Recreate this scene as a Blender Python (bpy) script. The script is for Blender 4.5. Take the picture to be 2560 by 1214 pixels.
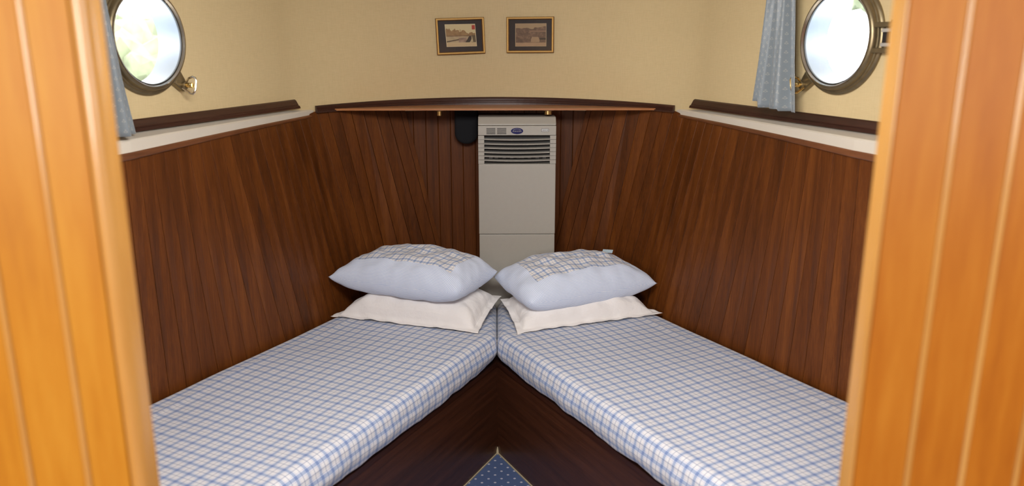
import bpy, bmesh, math, random
from mathutils import Vector, Matrix, noise

for o in list(bpy.data.objects): bpy.data.objects.remove(o)
scene = bpy.context.scene
COL = scene.collection
R = math.radians
random.seed(7)

# ------------------------------------------------------------------ camera, world, lights, exposure
cam_d = bpy.data.cameras.new('camera'); cam = bpy.data.objects.new('camera', cam_d); COL.objects.link(cam)
cam.location = (0, 0, 1.51)
cam.rotation_euler = (R(90 - 13.7), 0, R(-1.2))
cam_d.sensor_width = 36.0; cam_d.lens = 1900 / 2560 * 36
cam_d.clip_start = 0.05; cam_d.clip_end = 200
cam_d.dof.use_dof = True; cam_d.dof.focus_distance = 2.95; cam_d.dof.aperture_fstop = 2.6
scene.camera = cam

world = bpy.data.worlds.new('world'); scene.world = world; world.use_nodes = True
bg = world.node_tree.nodes['Background']
bg.inputs['Color'].default_value = (0.90, 0.95, 1.0, 1); bg.inputs['Strength'].default_value = 11.5

scene.view_settings.view_transform = 'Standard'; scene.view_settings.look = 'None'
scene.view_settings.exposure = 0.77; scene.view_settings.gamma = 1.0
scene.view_settings.use_curve_mapping = False

def area_light(name, loc, target, sx, sy, power, color):
    d = bpy.data.lights.new(name, 'AREA'); d.shape = 'RECTANGLE'; d.size = sx; d.size_y = sy
    d.energy = power; d.color = color
    o = bpy.data.objects.new(name, d); COL.objects.link(o); o.location = loc
    o.rotation_euler = (Vector(target) - Vector(loc)).to_track_quat('-Z', 'Y').to_euler()
    return o
area_light('overhead_fill_light', (0, 1.12, 1.90), (0, 2.25, 0.30), 0.75, 0.45, 22, (1.0, 0.98, 0.96))  # unseen fill lamp added below the ceiling, tilted to light the berths frontally
area_light('saloon_window_light_port', (-1.55, -0.5, 1.55), (0.3, 1.6, 1.0), 1.5, 0.6, 13, (1.0, 0.97, 0.92))
area_light('saloon_window_light_starboard', (1.55, -0.5, 1.55), (-0.3, 1.6, 1.0), 1.5, 0.6, 13, (1.0, 0.97, 0.92))
area_light('saloon_window_light_aft_port', (-1.15, -2.0, 1.5), (0, 2.5, 0.9), .8, 0.7, 31, (1.0, 0.96, 0.9))
area_light('saloon_window_light_aft_starboard', (1.15, -2.0, 1.5), (0, 2.5, 0.9), .8, 0.7, 9, (1.0, 0.96, 0.9))

# ------------------------------------------------------------------ helpers
def tag(o, label=None, cat=None, group=None, kind=None):
    if label: o['label'] = label
    if cat: o['category'] = cat
    if group: o['group'] = group
    if kind: o['kind'] = kind
    return o

def link(name, me, mat=None, parent=None):
    o = bpy.data.objects.new(name, me); COL.objects.link(o)
    if mat is not None: me.materials.append(mat)
    if parent is not None:
        o.parent = parent
        o.matrix_parent_inverse = parent_matrix(parent).inverted()
    return o

def parent_matrix(o):
    m = o.matrix_basis.copy()
    if o.parent is not None: m = parent_matrix(o.parent) @ o.matrix_parent_inverse @ m
    return m

def empty(name, loc=(0, 0, 0), parent=None):
    o = bpy.data.objects.new(name, None); COL.objects.link(o); o.location = loc
    o.empty_display_size = 0.1
    if parent is not None:
        o.parent = parent; o.matrix_parent_inverse = parent_matrix(parent).inverted()
    return o

def mesh(name, verts, faces, mat, parent=None, smooth=False, uvs=None, uv2=None, fix=True):
    me = bpy.data.meshes.new(name)
    me.from_pydata([tuple(v) for v in verts], [], faces)
    if uvs is not None:
        l = me.uv_layers.new(name='UVMap')
        for lp in me.loops: l.data[lp.index].uv = uvs[lp.vertex_index]
    if fix:
        b = bmesh.new(); b.from_mesh(me); bmesh.ops.recalc_face_normals(b, faces=b.faces); b.to_mesh(me); b.free()
    if smooth: me.polygons.foreach_set('use_smooth', [True] * len(me.polygons))
    return link(name, me, mat, parent)

class MB:
    """collects shapes for one mesh"""
    def __init__(s): s.v = []; s.f = []
    def add(s, v, f):
        k = len(s.v); s.v += [Vector(p) for p in v]; s.f += [tuple(i + k for i in q) for q in f]; return s
    def hexa(s, p):  # 8 points: bottom 4, top 4
        return s.add(p, [(0, 3, 2, 1), (4, 5, 6, 7), (0, 1, 5, 4), (1, 2, 6, 5), (2, 3, 7, 6), (3, 0, 4, 7)])
    def box(s, x0, x1, y0, y1, z0, z1):
        return s.hexa([(x0, y0, z0), (x1, y0, z0), (x1, y1, z0), (x0, y1, z0), (x0, y0, z1), (x1, y0, z1), (x1, y1, z1), (x0, y1, z1)])
    def obox(s, c, ax, ay, az, hx, hy, hz):
        c, ax, ay, az = Vector(c), Vector(ax), Vector(ay), Vector(az)
        q = []
        for k in (-1, 1):
            for i, j in ((-1, -1), (1, -1), (1, 1), (-1, 1)): q.append(c + ax * hx * i + ay * hy * j + az * hz * k)
        return s.hexa(q)
    def prism(s, poly, d):  # polygon (list of points) extruded by vector d
        n = len(poly); d = Vector(d)
        v = [Vector(p) for p in poly] + [Vector(p) + d for p in poly]
        f = [tuple(range(n))[::-1], tuple(range(n, 2 * n))] + [(i, (i + 1) % n, n + (i + 1) % n, n + i) for i in range(n)]
        return s.add(v, f)
    def lathe(s, c, ax, prof, n=48, closed=False):
        """prof: list of (r, d) ; d along ax"""
        c, ax = Vector(c), Vector(ax).normalized()
        u = ax.orthogonal().normalized(); w = ax.cross(u)
        v = []; m = len(prof)
        for i in range(n):
            a = 2 * math.pi * i / n; e = u * math.cos(a) + w * math.sin(a)
            for r, d in prof: v.append(c + e * r + ax * d)
        f = []
        for i in range(n):
            j = (i + 1) % n
            for k in range(m if closed else m - 1):
                l = (k + 1) % m
                f.append((i * m + k, i * m + l, j * m + l, j * m + k))
        if not closed:
            f.append(tuple(i * m for i in range(n))[::-1]); f.append(tuple(i * m + m - 1 for i in range(n)))
        return s.add(v, f)
    def cyl(s, a, b, r, n=20):
        a, b = Vector(a), Vector(b); L = (b - a).length
        return s.lathe(a, b - a, [(r * .85, 0), (r, L * .06), (r, L * .94), (r * .85, L)], n)
    def tube(s, pts, r, n=10, loop=False):
        pts = [Vector(p) for p in pts]; m = len(pts); v = []; f = []
        prev = None
        for i, p in enumerate(pts):
            if loop: d = pts[(i + 1) % m] - pts[i - 1]
            else: d = pts[min(i + 1, m - 1)] - pts[max(i - 1, 0)]
            d.normalize()
            u = d.orthogonal().normalized() if prev is None else (prev - d * prev.dot(d)).normalized()
            prev = u; w = d.cross(u)
            for k in range(n):
                a = 2 * math.pi * k / n; v.append(p + u * r * math.cos(a) + w * r * math.sin(a))
        for i in range(m if loop else m - 1):
            j = (i + 1) % m
            for k in range(n): f.append((i * n + k, i * n + (k + 1) % n, j * n + (k + 1) % n, j * n + k))
        if not loop:
            f.append(tuple(range(n))[::-1]); f.append(tuple(range((m - 1) * n, m * n)))
        return s.add(v, f)
    def sweep(s, rings):  # list of equal-length closed cross-sections
        n = len(rings[0]); v = [p for r in rings for p in r]; f = []
        for i in range(len(rings) - 1):
            for k in range(n): f.append((i * n + k, i * n + (k + 1) % n, (i + 1) * n + (k + 1) % n, (i + 1) * n + k))
        f.append(tuple(range(n))[::-1]); f.append(tuple(range((len(rings) - 1) * n, len(rings) * n)))
        return s.add(v, f)
    def build(s, name, mat, parent=None, smooth=False, bevel=0, seg=2):
        o = mesh(name, s.v, s.f, mat, parent)
        if bevel:
            b = bmesh.new(); b.from_mesh(o.data)
            es = [e for e in b.edges if len(e.link_faces) == 2 and e.calc_face_angle(0) > R(30)]
            bmesh.ops.bevel(b, geom=es, offset=bevel, segments=seg, affect='EDGES', profile=.5, clamp_overlap=True)
            b.to_mesh(o.data); b.free()
        if smooth:
            o.data.polygons.foreach_set('use_smooth', [True] * len(o.data.polygons))
            o.data.set_sharp_from_angle(angle=R(40))
        return o

# ------------------------------------------------------------------ materials
class NT:
    def __init__(s, name):
        s.m = bpy.data.materials.new(name); s.m.use_nodes = True
        s.t = s.m.node_tree; s.b = s.t.nodes['Principled BSDF']
    def n(s, typ, **kw):
        x = s.t.nodes.new(typ)
        for k, v in kw.items(): setattr(x, k, v)
        return x
    def put(s, sock, val):
        if hasattr(val, 'is_linked') or isinstance(val, bpy.types.NodeSocket): s.t.links.new(val, sock)
        else: sock.default_value = val
    def math(s, op, a, b=0.0, c=None, clamp=False):
        x = s.n('ShaderNodeMath', operation=op, use_clamp=clamp)
        s.put(x.inputs[0], a); s.put(x.inputs[1], b)
        if c is not None: s.put(x.inputs[2], c)
        return x.outputs[0]
    def vmath(s, op, a, b=(0, 0, 0)):
        x = s.n('ShaderNodeVectorMath', operation=op); s.put(x.inputs[0], a); s.put(x.inputs[1], b)
        return x.outputs['Value'] if op in ('LENGTH', 'DISTANCE', 'DOT_PRODUCT') else x.outputs[0]
    def mix(s, f, a, b, blend='MIX'):
        x = s.n('ShaderNodeMix', data_type='RGBA', blend_type=blend)
        s.put(x.inputs[0], f); s.put(x.inputs[6], a); s.put(x.inputs[7], b); return x.outputs[2]
    def ramp(s, f, stops):
        x = s.n('ShaderNodeValToRGB'); cr = x.color_ramp
        while len(cr.elements) < len(stops): cr.elements.new(.5)
        for e, (p, c) in zip(cr.elements, stops): e.position = p; e.color = c if len(c) == 4 else (*c, 1)
        s.put(x.inputs[0], f); return x.outputs[0]
    def noise(s, vec, scale, detail=3, rough=.55):
        x = s.n('ShaderNodeTexNoise'); s.put(x.inputs['Vector'], vec)
        x.inputs['Scale'].default_value = scale; x.inputs['Detail'].default_value = detail; x.inputs['Roughness'].default_value = rough
        return x.outputs[0]
    def coord(s, which='Object'): return s.n('ShaderNodeTexCoord').outputs[which]
    def rand(s): return s.n('ShaderNodeObjectInfo').outputs['Random']
    def bump(s, h, strength, dist=.01):
        x = s.n('ShaderNodeBump'); x.inputs['Strength'].default_value = strength; x.inputs['Distance'].default_value = dist
        s.put(x.inputs['Height'], h); s.put(s.b.inputs['Normal'], x.outputs[0])
    def set(s, col=None, rough=None, metal=None, **kw):
        if col is not None: s.put(s.b.inputs['Base Color'], col if not isinstance(col, tuple) or len(col) == 4 else (*col, 1))
        if rough is not None: s.put(s.b.inputs['Roughness'], rough)
        if metal is not None: s.put(s.b.inputs['Metallic'], metal)
        for k, v in kw.items(): s.put(s.b.inputs[k.replace('_', ' ')], v)
        return s

def plain(name, col, rough=.5, metal=0, var=.06, scale=30, **kw):
    t = NT(name)
    n = t.noise(t.coord(), scale, 3)
    c = t.mix(n, (*[x * (1 - var) for x in col], 1), (*[min(1, x * (1 + var)) for x in col], 1))
    t.set(c, rough, metal, **kw); return t.m

def wood(name, dark, mid, light, stretch=(9, 9, .7), rough=.3, coat=.3, rnd=.35, coat_rough=.15, fine=1.0, spec=.5):
    """grain runs along the third stretch axis"""
    t = NT(name)
    r = t.rand()
    off = t.vmath('ADD', t.vmath('MULTIPLY', t.coord(), stretch), t.vmath('MULTIPLY', (1, 1, 1), (0, 0, 0)))
    cx = t.n('ShaderNodeCombineXYZ'); t.put(cx.inputs[0], t.math('MULTIPLY', r, 37.0)); t.put(cx.inputs[1], t.math('MULTIPLY', r, 19.0)); t.put(cx.inputs[2], t.math('MULTIPLY', r, 53.0))
    p = t.vmath('ADD', off, cx.outputs[0])
    n1 = t.noise(p, 1.6, 4, .6)
    n2 = t.noise(p, 11.0 * fine, 4, .65)
    g = t.math('ADD', t.math('MULTIPLY', n1, .55), t.math('MULTIPLY', n2, .45))
    g = t.math('ADD', g, t.math('MULTIPLY', t.math('SUBTRACT', r, .5), rnd))
    c = t.ramp(g, [(.30, dark), (.5, mid), (.72, light)])
    t.set(c, rough, 0, Coat_Weight=coat, Coat_Roughness=coat_rough, Specular_IOR_Level=spec)
    t.bump(n2, .08, .004); return t.m

M = {}
M['pine'] = wood('varnished_pine', (0.3036, 0.0990, 0.0066), (0.4224, 0.1683, 0.0119), (0.5016, 0.2376, 0.0251), (5, 5, .5), .42, .05, .16, .25, 1.0, .18)
M['pine_red'] = wood('varnished_pine_reddish', (0.2640, 0.0693, 0.0053), (0.3696, 0.1221, 0.0099), (0.4488, 0.1782, 0.0198), (5, 5, .5), .42, .05, .16, .25, 1.0, .18)
M['palewood'] = wood('pale_strip_wood', (0.3920, 0.1820, 0.0385), (0.4760, 0.2380, 0.0595), (0.5320, 0.2940, 0.0910), (5, 5, .5), .26, .3, .1, .12)
M['mahogany'] = wood('mahogany_cladding', (.042, .0115, .0020), (.105, .0285, .0042), (.185, .056, .0090), (14, 14, .45), .46, .07, .10, .35, 2.2, .22)
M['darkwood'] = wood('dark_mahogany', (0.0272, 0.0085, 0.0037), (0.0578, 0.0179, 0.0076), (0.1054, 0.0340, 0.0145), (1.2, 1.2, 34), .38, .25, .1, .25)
M['trimwood'] = wood('dark_trim_wood', (.018, .006, .0035), (.036, .011, .006), (.060, .020, .010), (1.2, 1.2, 16), .36, .3, .1, .2)
M['orangewood'] = wood('shelf_wood', (.20, .068, .018), (.33, .12, .034), (.42, .17, .052), (1.2, 8, 8), .4, .2, .1)
M['lipwood'] = wood('ledge_lip_wood', (.08, .026, .009), (.15, .052, .018), (.22, .08, .03), (1.0, 1.0, 12), .4, .2, .1)
M['white'] = plain('white_paint', (.62, .56, .47), .32, 0, .03, 12)
M['ceiling'] = plain('ceiling_white', (.72, .68, .6), .7, 0, .03, 6)
M['acplastic'] = plain('grey_white_plastic', (.37, .345, .30), .42, 0, .03, 60)
M['acslat'] = plain('grille_plastic', (.40, .375, .33), .42, 0, .03, 60)
M['black'] = plain('black_plastic', (.006, .006, .006), .6, 0, .1)
M['greydark'] = plain('dark_grey_fins', (.10, .10, .10), .5, 0, .5, 90)
M['blackcloth'] = plain('black_cloth', (.0035, .004, .006), .9, 0, .3, 200)
M['gold'] = plain('gold_frame', (.86, .56, .20), .34, .35, .08, 40)
M['golddark'] = plain('gold_frame_side', (.20, .085, .022), .45, .3, .15, 40)
M['brass'] = plain('brass', (.72, .52, .22), .25, 1, .1, 60)
M['agedbrass'] = plain('aged_brass', (.24, .19, .11), .40, .85, .35, 45)
M['chrome'] = plain('worn_nickel', (.72, .66, .56), .22, 1, .1, 60)
M['steel'] = plain('pale_steel', (.6, .58, .54), .4, .6, .1, 60)
M['mat'] = plain('dark_mount', (.010, .007, .008), .6, 0, .2, 60)
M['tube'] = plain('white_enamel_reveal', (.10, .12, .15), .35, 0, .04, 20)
M['logoblue'] = plain('badge_blue', (.012, .018, .10), .2, 0, .1, 30)
M['logosilver'] = plain('badge_silver', (.30, .30, .29), .3, .3, .1, 30)
M['labelwhite'] = plain('label_white', (.62, .62, .6), .5, 0, .05, 30)
M['labelink'] = plain('label_ink', (.05, .05, .06), .6, 0, .05, 30)
M['tagcloth'] = plain('pale_blue_tag', (.55, .70, .80), .8, 0, .05, 80)
M['edgebind'] = plain('carpet_edge_binding', (.45, .38, .25), .7, 0, .15, 90)
M['stamp'] = plain('red_print', (.45, .06, .04), .7, 0, .25, 220)
M['foliage'] = plain('foliage', (.080, .088, .046), .9, 0, .7, 6)
M['bark'] = plain('bark', (.12, .09, .06), .9, 0, .4, 8)
M['water'] = plain('canal_water', (.35, .40, .40), .15, 0, .1, 2)

def glass(name):
    t = NT(name)
    tr = t.n('ShaderNodeBsdfTransparent'); gl = t.n('ShaderNodeBsdfGlossy'); gl.inputs['Roughness'].default_value = .02
    lw = t.n('ShaderNodeLayerWeight'); lw.inputs['Blend'].default_value = .5
    fr = t.math('ADD', .035, t.math('MULTIPLY', t.math('POWER', lw.outputs['Facing'], 5.0), .9))
    mx = t.n('ShaderNodeMixShader'); t.put(mx.inputs[0], fr); t.put(mx.inputs[1], tr.outputs[0]); t.put(mx.inputs[2], gl.outputs[0])
    t.t.links.new(mx.outputs[0], t.t.nodes['Material Output'].inputs['Surface']); return t.m
M['glass'] = glass('clear_glass')

def wallcloth():
    t = NT('beige_wallcloth'); c = t.coord()
    n1 = t.noise(t.vmath('MULTIPLY', c, (420, 420, 30)), 1, 2)
    n2 = t.noise(t.vmath('MULTIPLY', c, (30, 30, 460)), 1, 2)
    n3 = t.noise(c, 1.6, 3)
    w = t.math('ADD', t.math('MULTIPLY', n1, .5), t.math('MULTIPLY', n2, .5))
    col = t.ramp(w, [(.3, (.57, .445, .235)), (.7, (.66, .52, .285))])
    col = t.mix(t.math('MULTIPLY', n3, .25), col, (.58, .42, .23, 1))
    t.set(col, .62); t.bump(w, .15, .002); return t.m
M['wall'] = wallcloth()

def weave_tint(t, c, period, bands):
    """bands: list of (start, end, tint) in fractions of the period; returns multiplied colour"""
    f = t.math('FRACT', t.math('DIVIDE', c, period))
    col = None
    for a, b, tint in bands:
        e = .012
        m = t.math('MULTIPLY', t.math('DIVIDE', t.math('SUBTRACT', f, a - e), 2 * e, clamp=True), t.math('DIVIDE', t.math('SUBTRACT', b + e, f), 2 * e, clamp=True))
        cc = t.mix(m, (1, 1, 1, 1), (*tint, 1))
        col = cc if col is None else t.mix(1.0, col, cc, 'MULTIPLY')
    return col

def plaid(name, base, period, contrast=1.0):
    t = NT(name)
    uv = t.coord('UV'); sx = t.n('ShaderNodeSeparateXYZ'); t.put(sx.inputs[0], uv)
    k = contrast
    tint = lambda *c: tuple(1 - (1 - x) * k for x in c)
    B = [(.04, .29, tint(.50, .60, .80)), (.0, .04, (1.10, 1.10, 1.12)), (.29, .33, (1.10, 1.10, 1.12)),
         (.64, .695, tint(.52, .57, .70)), (.335, .375, tint(.72, .75, .84)), (.955, .995, tint(.72, .75, .84))]
    a = weave_tint(t, sx.outputs[0], period, B); b = weave_tint(t, sx.outputs[1], period, B)
    c = t.mix(1.0, t.mix(1.0, a, b, 'MULTIPLY'), (*base, 1), 'MULTIPLY')
    wr = t.noise(t.coord(), 26, 3)
    t.set(c, .75, 0, Sheen_Weight=.15); t.bump(wr, .12, .01); return t.m
M['plaid'] = plaid('blue_checked_sheet', (.66, .655, .68), .040)
M['plaid2'] = plaid('blue_checked_pillowcase', (.74, .715, .70), .027, 1.0)

def gingham():
    t = NT('fine_blue_gingham')
    sx = t.n('ShaderNodeSeparateXYZ'); t.put(sx.inputs[0], t.coord('UV'))
    B = [(.0, .5, (.70, .78, .91))]
    a = weave_tint(t, sx.outputs[0], .0056, B); b = weave_tint(t, sx.outputs[1], .0056, B)
    c = t.mix(1.0, t.mix(1.0, a, b, 'MULTIPLY'), (.82, .825, .87, 1), 'MULTIPLY')
    t.set(c, .75, 0, Sheen_Weight=.15); t.bump(t.noise(t.coord(), 22, 3), .18, .01); return t.m
M['gingham'] = gingham()
def cotton():
    t = NT('white_cotton'); c = t.coord()
    t.set(t.mix(t.noise(c, 9, 2), (.76, .73, .71, 1), (.82, .79, .78, 1)), .75, 0, Sheen_Weight=.1)
    t.bump(t.noise(t.vmath('MULTIPLY', c, (1, 1.6, 1)), 30, 4), .3, .012); return t.m
M['cotton'] = cotton()

def curtain_mat():
    t = NT('blue_sprigged_curtain')
    uv = t.coord('UV'); mask = None
    for k in (0, .5):
        p = t.vmath('ADD', t.vmath('DIVIDE', uv, (.032, .028, 1)), (k, k, 0))
        q = t.vmath('MULTIPLY', t.vmath('SUBTRACT', t.vmath('FRACTION', p), (.5, .5, 0)), (.032, .028, 0))
        for o, r in (((0, .0036, 0), .0021), ((-.0030, -.0010, 0), .0021), ((.0030, -.0010, 0), .0021), ((0, -.0038, 0), .0011)):
            d = t.vmath('DISTANCE', q, o)
            m = t.math('SUBTRACT', 1.0, t.math('DIVIDE', t.math('SUBTRACT', d, r * .8), r * .5, clamp=True), clamp=True)
            mask = m if mask is None else t.math('MAXIMUM', mask, m)
    n = t.noise(t.vmath('MULTIPLY', uv, (900, 900, 1)), 1, 1)
    base = t.mix(n, (.22, .26, .285, 1), (.30, .34, .365, 1))
    c = t.mix(t.math('MULTIPLY', mask, .45), base, (.56, .52, .47, 1))
    t.set(c, .45, 0, Sheen_Weight=.4)
    tl = t.n('ShaderNodeBsdfTranslucent'); t.put(tl.inputs[0], c)
    mx = t.n('ShaderNodeMixShader'); mx.inputs[0].default_value = .25
    t.t.links.new(t.b.outputs[0], mx.inputs[1]); t.t.links.new(tl.outputs[0], mx.inputs[2])
    t.t.links.new(mx.outputs[0], t.t.nodes['Material Output'].inputs['Surface'])
    return t.m
M['curtain'] = curtain_mat()

def carpet_mat():
    t = NT('blue_dotted_carpet'); c = t.coord(); mask = None
    for k in (0, .5):
        p = t.vmath('ADD', t.vmath('DIVIDE', c, (.048, .052, 1)), (k + .2, k, 0))
        q = t.vmath('MULTIPLY', t.vmath('SUBTRACT', t.vmath('FRACTION', p), (.5, .5, 0)), (.048, .052, 0))
        d = t.vmath('LENGTH', q)
        m = t.math('SUBTRACT', 1.0, t.math('DIVIDE', t.math('SUBTRACT', d, .0036), .002, clamp=True), clamp=True)
        mask = m if mask is None else t.math('MAXIMUM', mask, m)
    n = t.noise(c, 420, 3)
    base = t.mix(n, (.035, .060, .15, 1), (.085, .13, .27, 1))
    t.set(t.mix(mask, base, (.48, .47, .55, 1)), .95); t.bump(n, .5, .004); return t.m
M['carpet'] = carpet_mat()

# ------------------------------------------------------------------ plan of the bow cabin (metres, camera at the origin looking along +Y)
def lerp(a, b, t): return a + (b - a) * t
def interp(tab, x):
    if x <= tab[0][0]: return tab[0][1]
    for (a, b), (c, d) in zip(tab, tab[1:]):
        if x <= c: return lerp(b, d, (x - a) / (c - a))
    return tab[-1][1]
WT = Vector((.3261, .9453, 0))                      # direction of the port side wall towards the bow (starboard mirrors x)
def wall_x(Y):                                      # half breadth of the side wall above the ledge
    if Y < 1.6: return 1.3705 + (1.6 - Y) * .46
    if Y < 1.9: return 1.1545 + (1.9 - Y) * .72
    return 1.12 - .345 * (Y - 2.0)
def ledge_x(Y):                                     # half breadth of the ledge's inner edge
    if Y < 2.08: return 1.02 + (2.08 - Y) * .52
    return 1.02 - .293 * (Y - 2.08) + .012 * math.sin(math.pi * (Y - 2.08) / 1.02)
z_trim = lambda Y: 1.235 + .046 * (Y - 2.08)
z_lip0 = lambda Y: 1.255 + .036 * (Y - 2.08)
z_lip1 = lambda Y: 1.296 + .020 * (Y - 2.08)
def bow_curve(n=40, off=0.0):                       # port (-.792,2.95) -> stem (0,3.43) -> starboard
    P = [Vector((-.79225, 2.95, 0)), Vector((-.72, 3.16, 0)), Vector((-.42, 3.42, 0)), Vector((0, 3.43, 0))]
    h = []
    for i in range(n + 1):
        t = i / n; a = (1 - t)
        h.append(P[0] * a**3 + P[1] * 3 * a * a * t + P[2] * 3 * a * t * t + P[3] * t**3)
    pts = h + [Vector((-p.x, p.y, 0)) for p in h[-2::-1]]
    if off:
        q = []
        for i, p in enumerate(pts):
            d = (pts[min(i + 1, len(pts) - 1)] - pts[max(i - 1, 0)]).normalized()
            q.append(p + Vector((d.y, -d.x, 0)) * off)
        pts = q
    return pts
CEIL = 1.97
PORT_Y, PORT_Z, HOLE = 2.293, 1.563, .1297

# ------------------------------------------------------------------ structure
def side_wall(s, name):
    t = Vector((-s * WT.x, WT.y, 0)); out = Vector((s * WT.y, WT.x, 0))
    C = Vector((s * wall_x(PORT_Y), PORT_Y, PORT_Z))
    P = lambda a, z: C + t * a + Vector((0, 0, z))
    a0 = (1.9 - PORT_Y) / WT.y; a1 = (2.95 - PORT_Y) / WT.y
    z0, z1, q, n = 1.25 - PORT_Z, CEIL - PORT_Z, .2, 64
    mb = MB(); ring = []; sq = []
    for i in range(n):
        an = 2 * math.pi * i / n; ca, sa = math.cos(an), math.sin(an)
        ring.append(P(HOLE * ca, HOLE * sa)); k = q / max(abs(ca), abs(sa)); sq.append(P(k * ca, k * sa))
    mb.add(ring + sq, [(i, (i + 1) % n, n + (i + 1) % n, n + i) for i in range(n)])
    for (x0, x1, y0, y1) in ((a0, -q, z0, z1), (q, a1, z0, z1), (-q, q, q, z1), (-q, q, z0, -q)):
        mb.add([P(x0, y0), P(x1, y0), P(x1, y1), P(x0, y1)], [(0, 1, 2, 3)])
    K, U, D = Vector((0, 0, 1.25)), Vector((0, 0, CEIL)), Vector((s * .10, 0, 0))
    for ya, yb in ((.80, 1.6), (1.6, 1.9), (1.9, 2.95)):
        A = Vector((s * wall_x(ya), ya, 0)); B = Vector((s * wall_x(yb), yb, 0))
        if yb < 2: mb.add([A + K, B + K, B + U, A + U], [(0, 1, 2, 3)])
        mb.add([A + D, B + D, B + D + K, A + D + K, A + K, B + K], [(0, 1, 2, 3), (3, 2, 5, 4)])   # hull lining behind the planks
    o = mb.build(name, M['wall']); bm = bmesh.new(); bm.from_mesh(o.data)
    bmesh.ops.remove_doubles(bm, verts=bm.verts, dist=1e-5); bm.to_mesh(o.data); bm.free()
    return tag(o, kind='structure')
wall_left = side_wall(-1, 'wall_left'); wall_right = side_wall(1, 'wall_right')
tag(wall_left, 'beige wallcloth side wall with dark plank cladding, left of the beds'); tag(wall_right, 'beige wallcloth side wall with dark plank cladding, right of the beds')
mb = MB()
for bc, za, zb in ((bow_curve(40), 1.285, CEIL), (bow_curve(40, -.06), 0, 1.30)):
    for sg, e in ((-1, bc[0]), (1, bc[-1])):                            # laps behind the side walls
        L = Vector((sg * (.83 if za > 1 else .96), 2.90, 0)); mb.add([Vector((q.x, q.y, z)) for q in (L, e) for z in (za, zb)], [(0, 2, 3, 1)])
    mb.add([Vector((p.x, p.y, z)) for p in bc for z in (za, zb)], [(2 * i, 2 * i + 2, 2 * i + 3, 2 * i + 1) for i in range(len(bc) - 1)])
ca, cb = bow_curve(40), bow_curve(40, -.06)
mb.add([Vector((p.x, p.y, 1.300)) for a, b in zip(ca, cb) for p in (a, b)], [(2 * i, 2 * i + 2, 2 * i + 3, 2 * i + 1) for i in range(len(ca) - 1)])
wall_bow = mb.build('wall_bow', M['wall'], smooth=True); tag(wall_bow, 'curved beige wall at the bow carrying two small pictures', kind='structure')

mb = MB(); mb.add([(-1.75, -2.3, 0), (1.75, -2.3, 0), (1.75, 3.60, 0), (-1.75, 3.60, 0)], [(0, 1, 2, 3)])
floor = mb.build('floor', M['carpet']); tag(floor, 'blue carpet with small pale dots', kind='structure')
mb = MB(); mb.box(-1.75, 1.75, -2.3, 3.60, CEIL, CEIL + .03)
tag(mb.build('ceiling', M['ceiling']), 'plain off-white cabin ceiling', kind='structure')
# saloon behind the camera
for nm, bxs in (('wall_saloon_left', (-1.76, -1.74, -2.3, .80, 0, CEIL)), ('wall_saloon_right', (1.74, 1.76, -2.3, .80, 0, CEIL)), ('wall_aft', (-1.75, 1.75, -2.32, -2.3, 0, CEIL))):
    tag(MB().box(*bxs).build(nm, M['pine']), kind='structure')

# doorway bulkhead: vertical varnished boards either side of the opening
def plank_section(x0, x1, yf, yb, ch):
    return [(x0, yb), (x0, yf + ch), (x0 + ch, yf), (x1 - ch, yf), (x1, yf + ch), (x1, yb)]
def door_side(s, name, x_edge, label):
    w = tag(empty(name, (s * x_edge, .8, 0)), label, kind='structure')
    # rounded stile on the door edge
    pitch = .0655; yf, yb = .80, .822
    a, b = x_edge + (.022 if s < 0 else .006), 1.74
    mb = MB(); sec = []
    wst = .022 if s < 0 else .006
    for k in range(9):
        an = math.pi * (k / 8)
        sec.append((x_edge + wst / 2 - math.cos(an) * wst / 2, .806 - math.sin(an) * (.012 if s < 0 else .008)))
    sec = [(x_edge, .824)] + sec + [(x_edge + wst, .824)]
    mb.prism([(s * x, y, 0) for x, y in sec], (0, 0, CEIL)); mb.build('edge_moulding', M['palewood'], w, smooth=True)  # paler tone puts the rounded edge's highlight into its colour
    x = a; i = 0; shared = None
    while x < b:
        ww = (pitch - wst) if i == 0 else pitch
        x1 = min(x + ww, b)
        st = .0078                                   # paler strip along the joint
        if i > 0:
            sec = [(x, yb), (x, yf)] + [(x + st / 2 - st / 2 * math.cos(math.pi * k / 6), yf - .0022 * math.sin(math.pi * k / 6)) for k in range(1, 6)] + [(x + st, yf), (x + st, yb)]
            MB().prism([(s * px, py, 0) for px, py in sec], (0, 0, CEIL)).build('pale_strip', M['palewood'], w, smooth=True)
        xa = x + (st if i > 0 else 0)
        MB().prism([(s * px, py, 0) for px, py in plank_section(xa, x1, yf, yb, .0008)], (0, 0, CEIL)).build('plank', M['pine'] if s < 0 else M['pine_red'], w)
        x = x1; i += 1
    return w
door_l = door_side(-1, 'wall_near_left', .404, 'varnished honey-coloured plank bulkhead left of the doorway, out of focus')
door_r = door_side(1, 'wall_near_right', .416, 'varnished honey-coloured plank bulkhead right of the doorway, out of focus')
hd = MB().box(-.404, .416, .80, .83, 1.86, CEIL).build('trim_1', M['pine']); tag(hd, 'wooden header board over the doorway', kind='structure')

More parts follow.
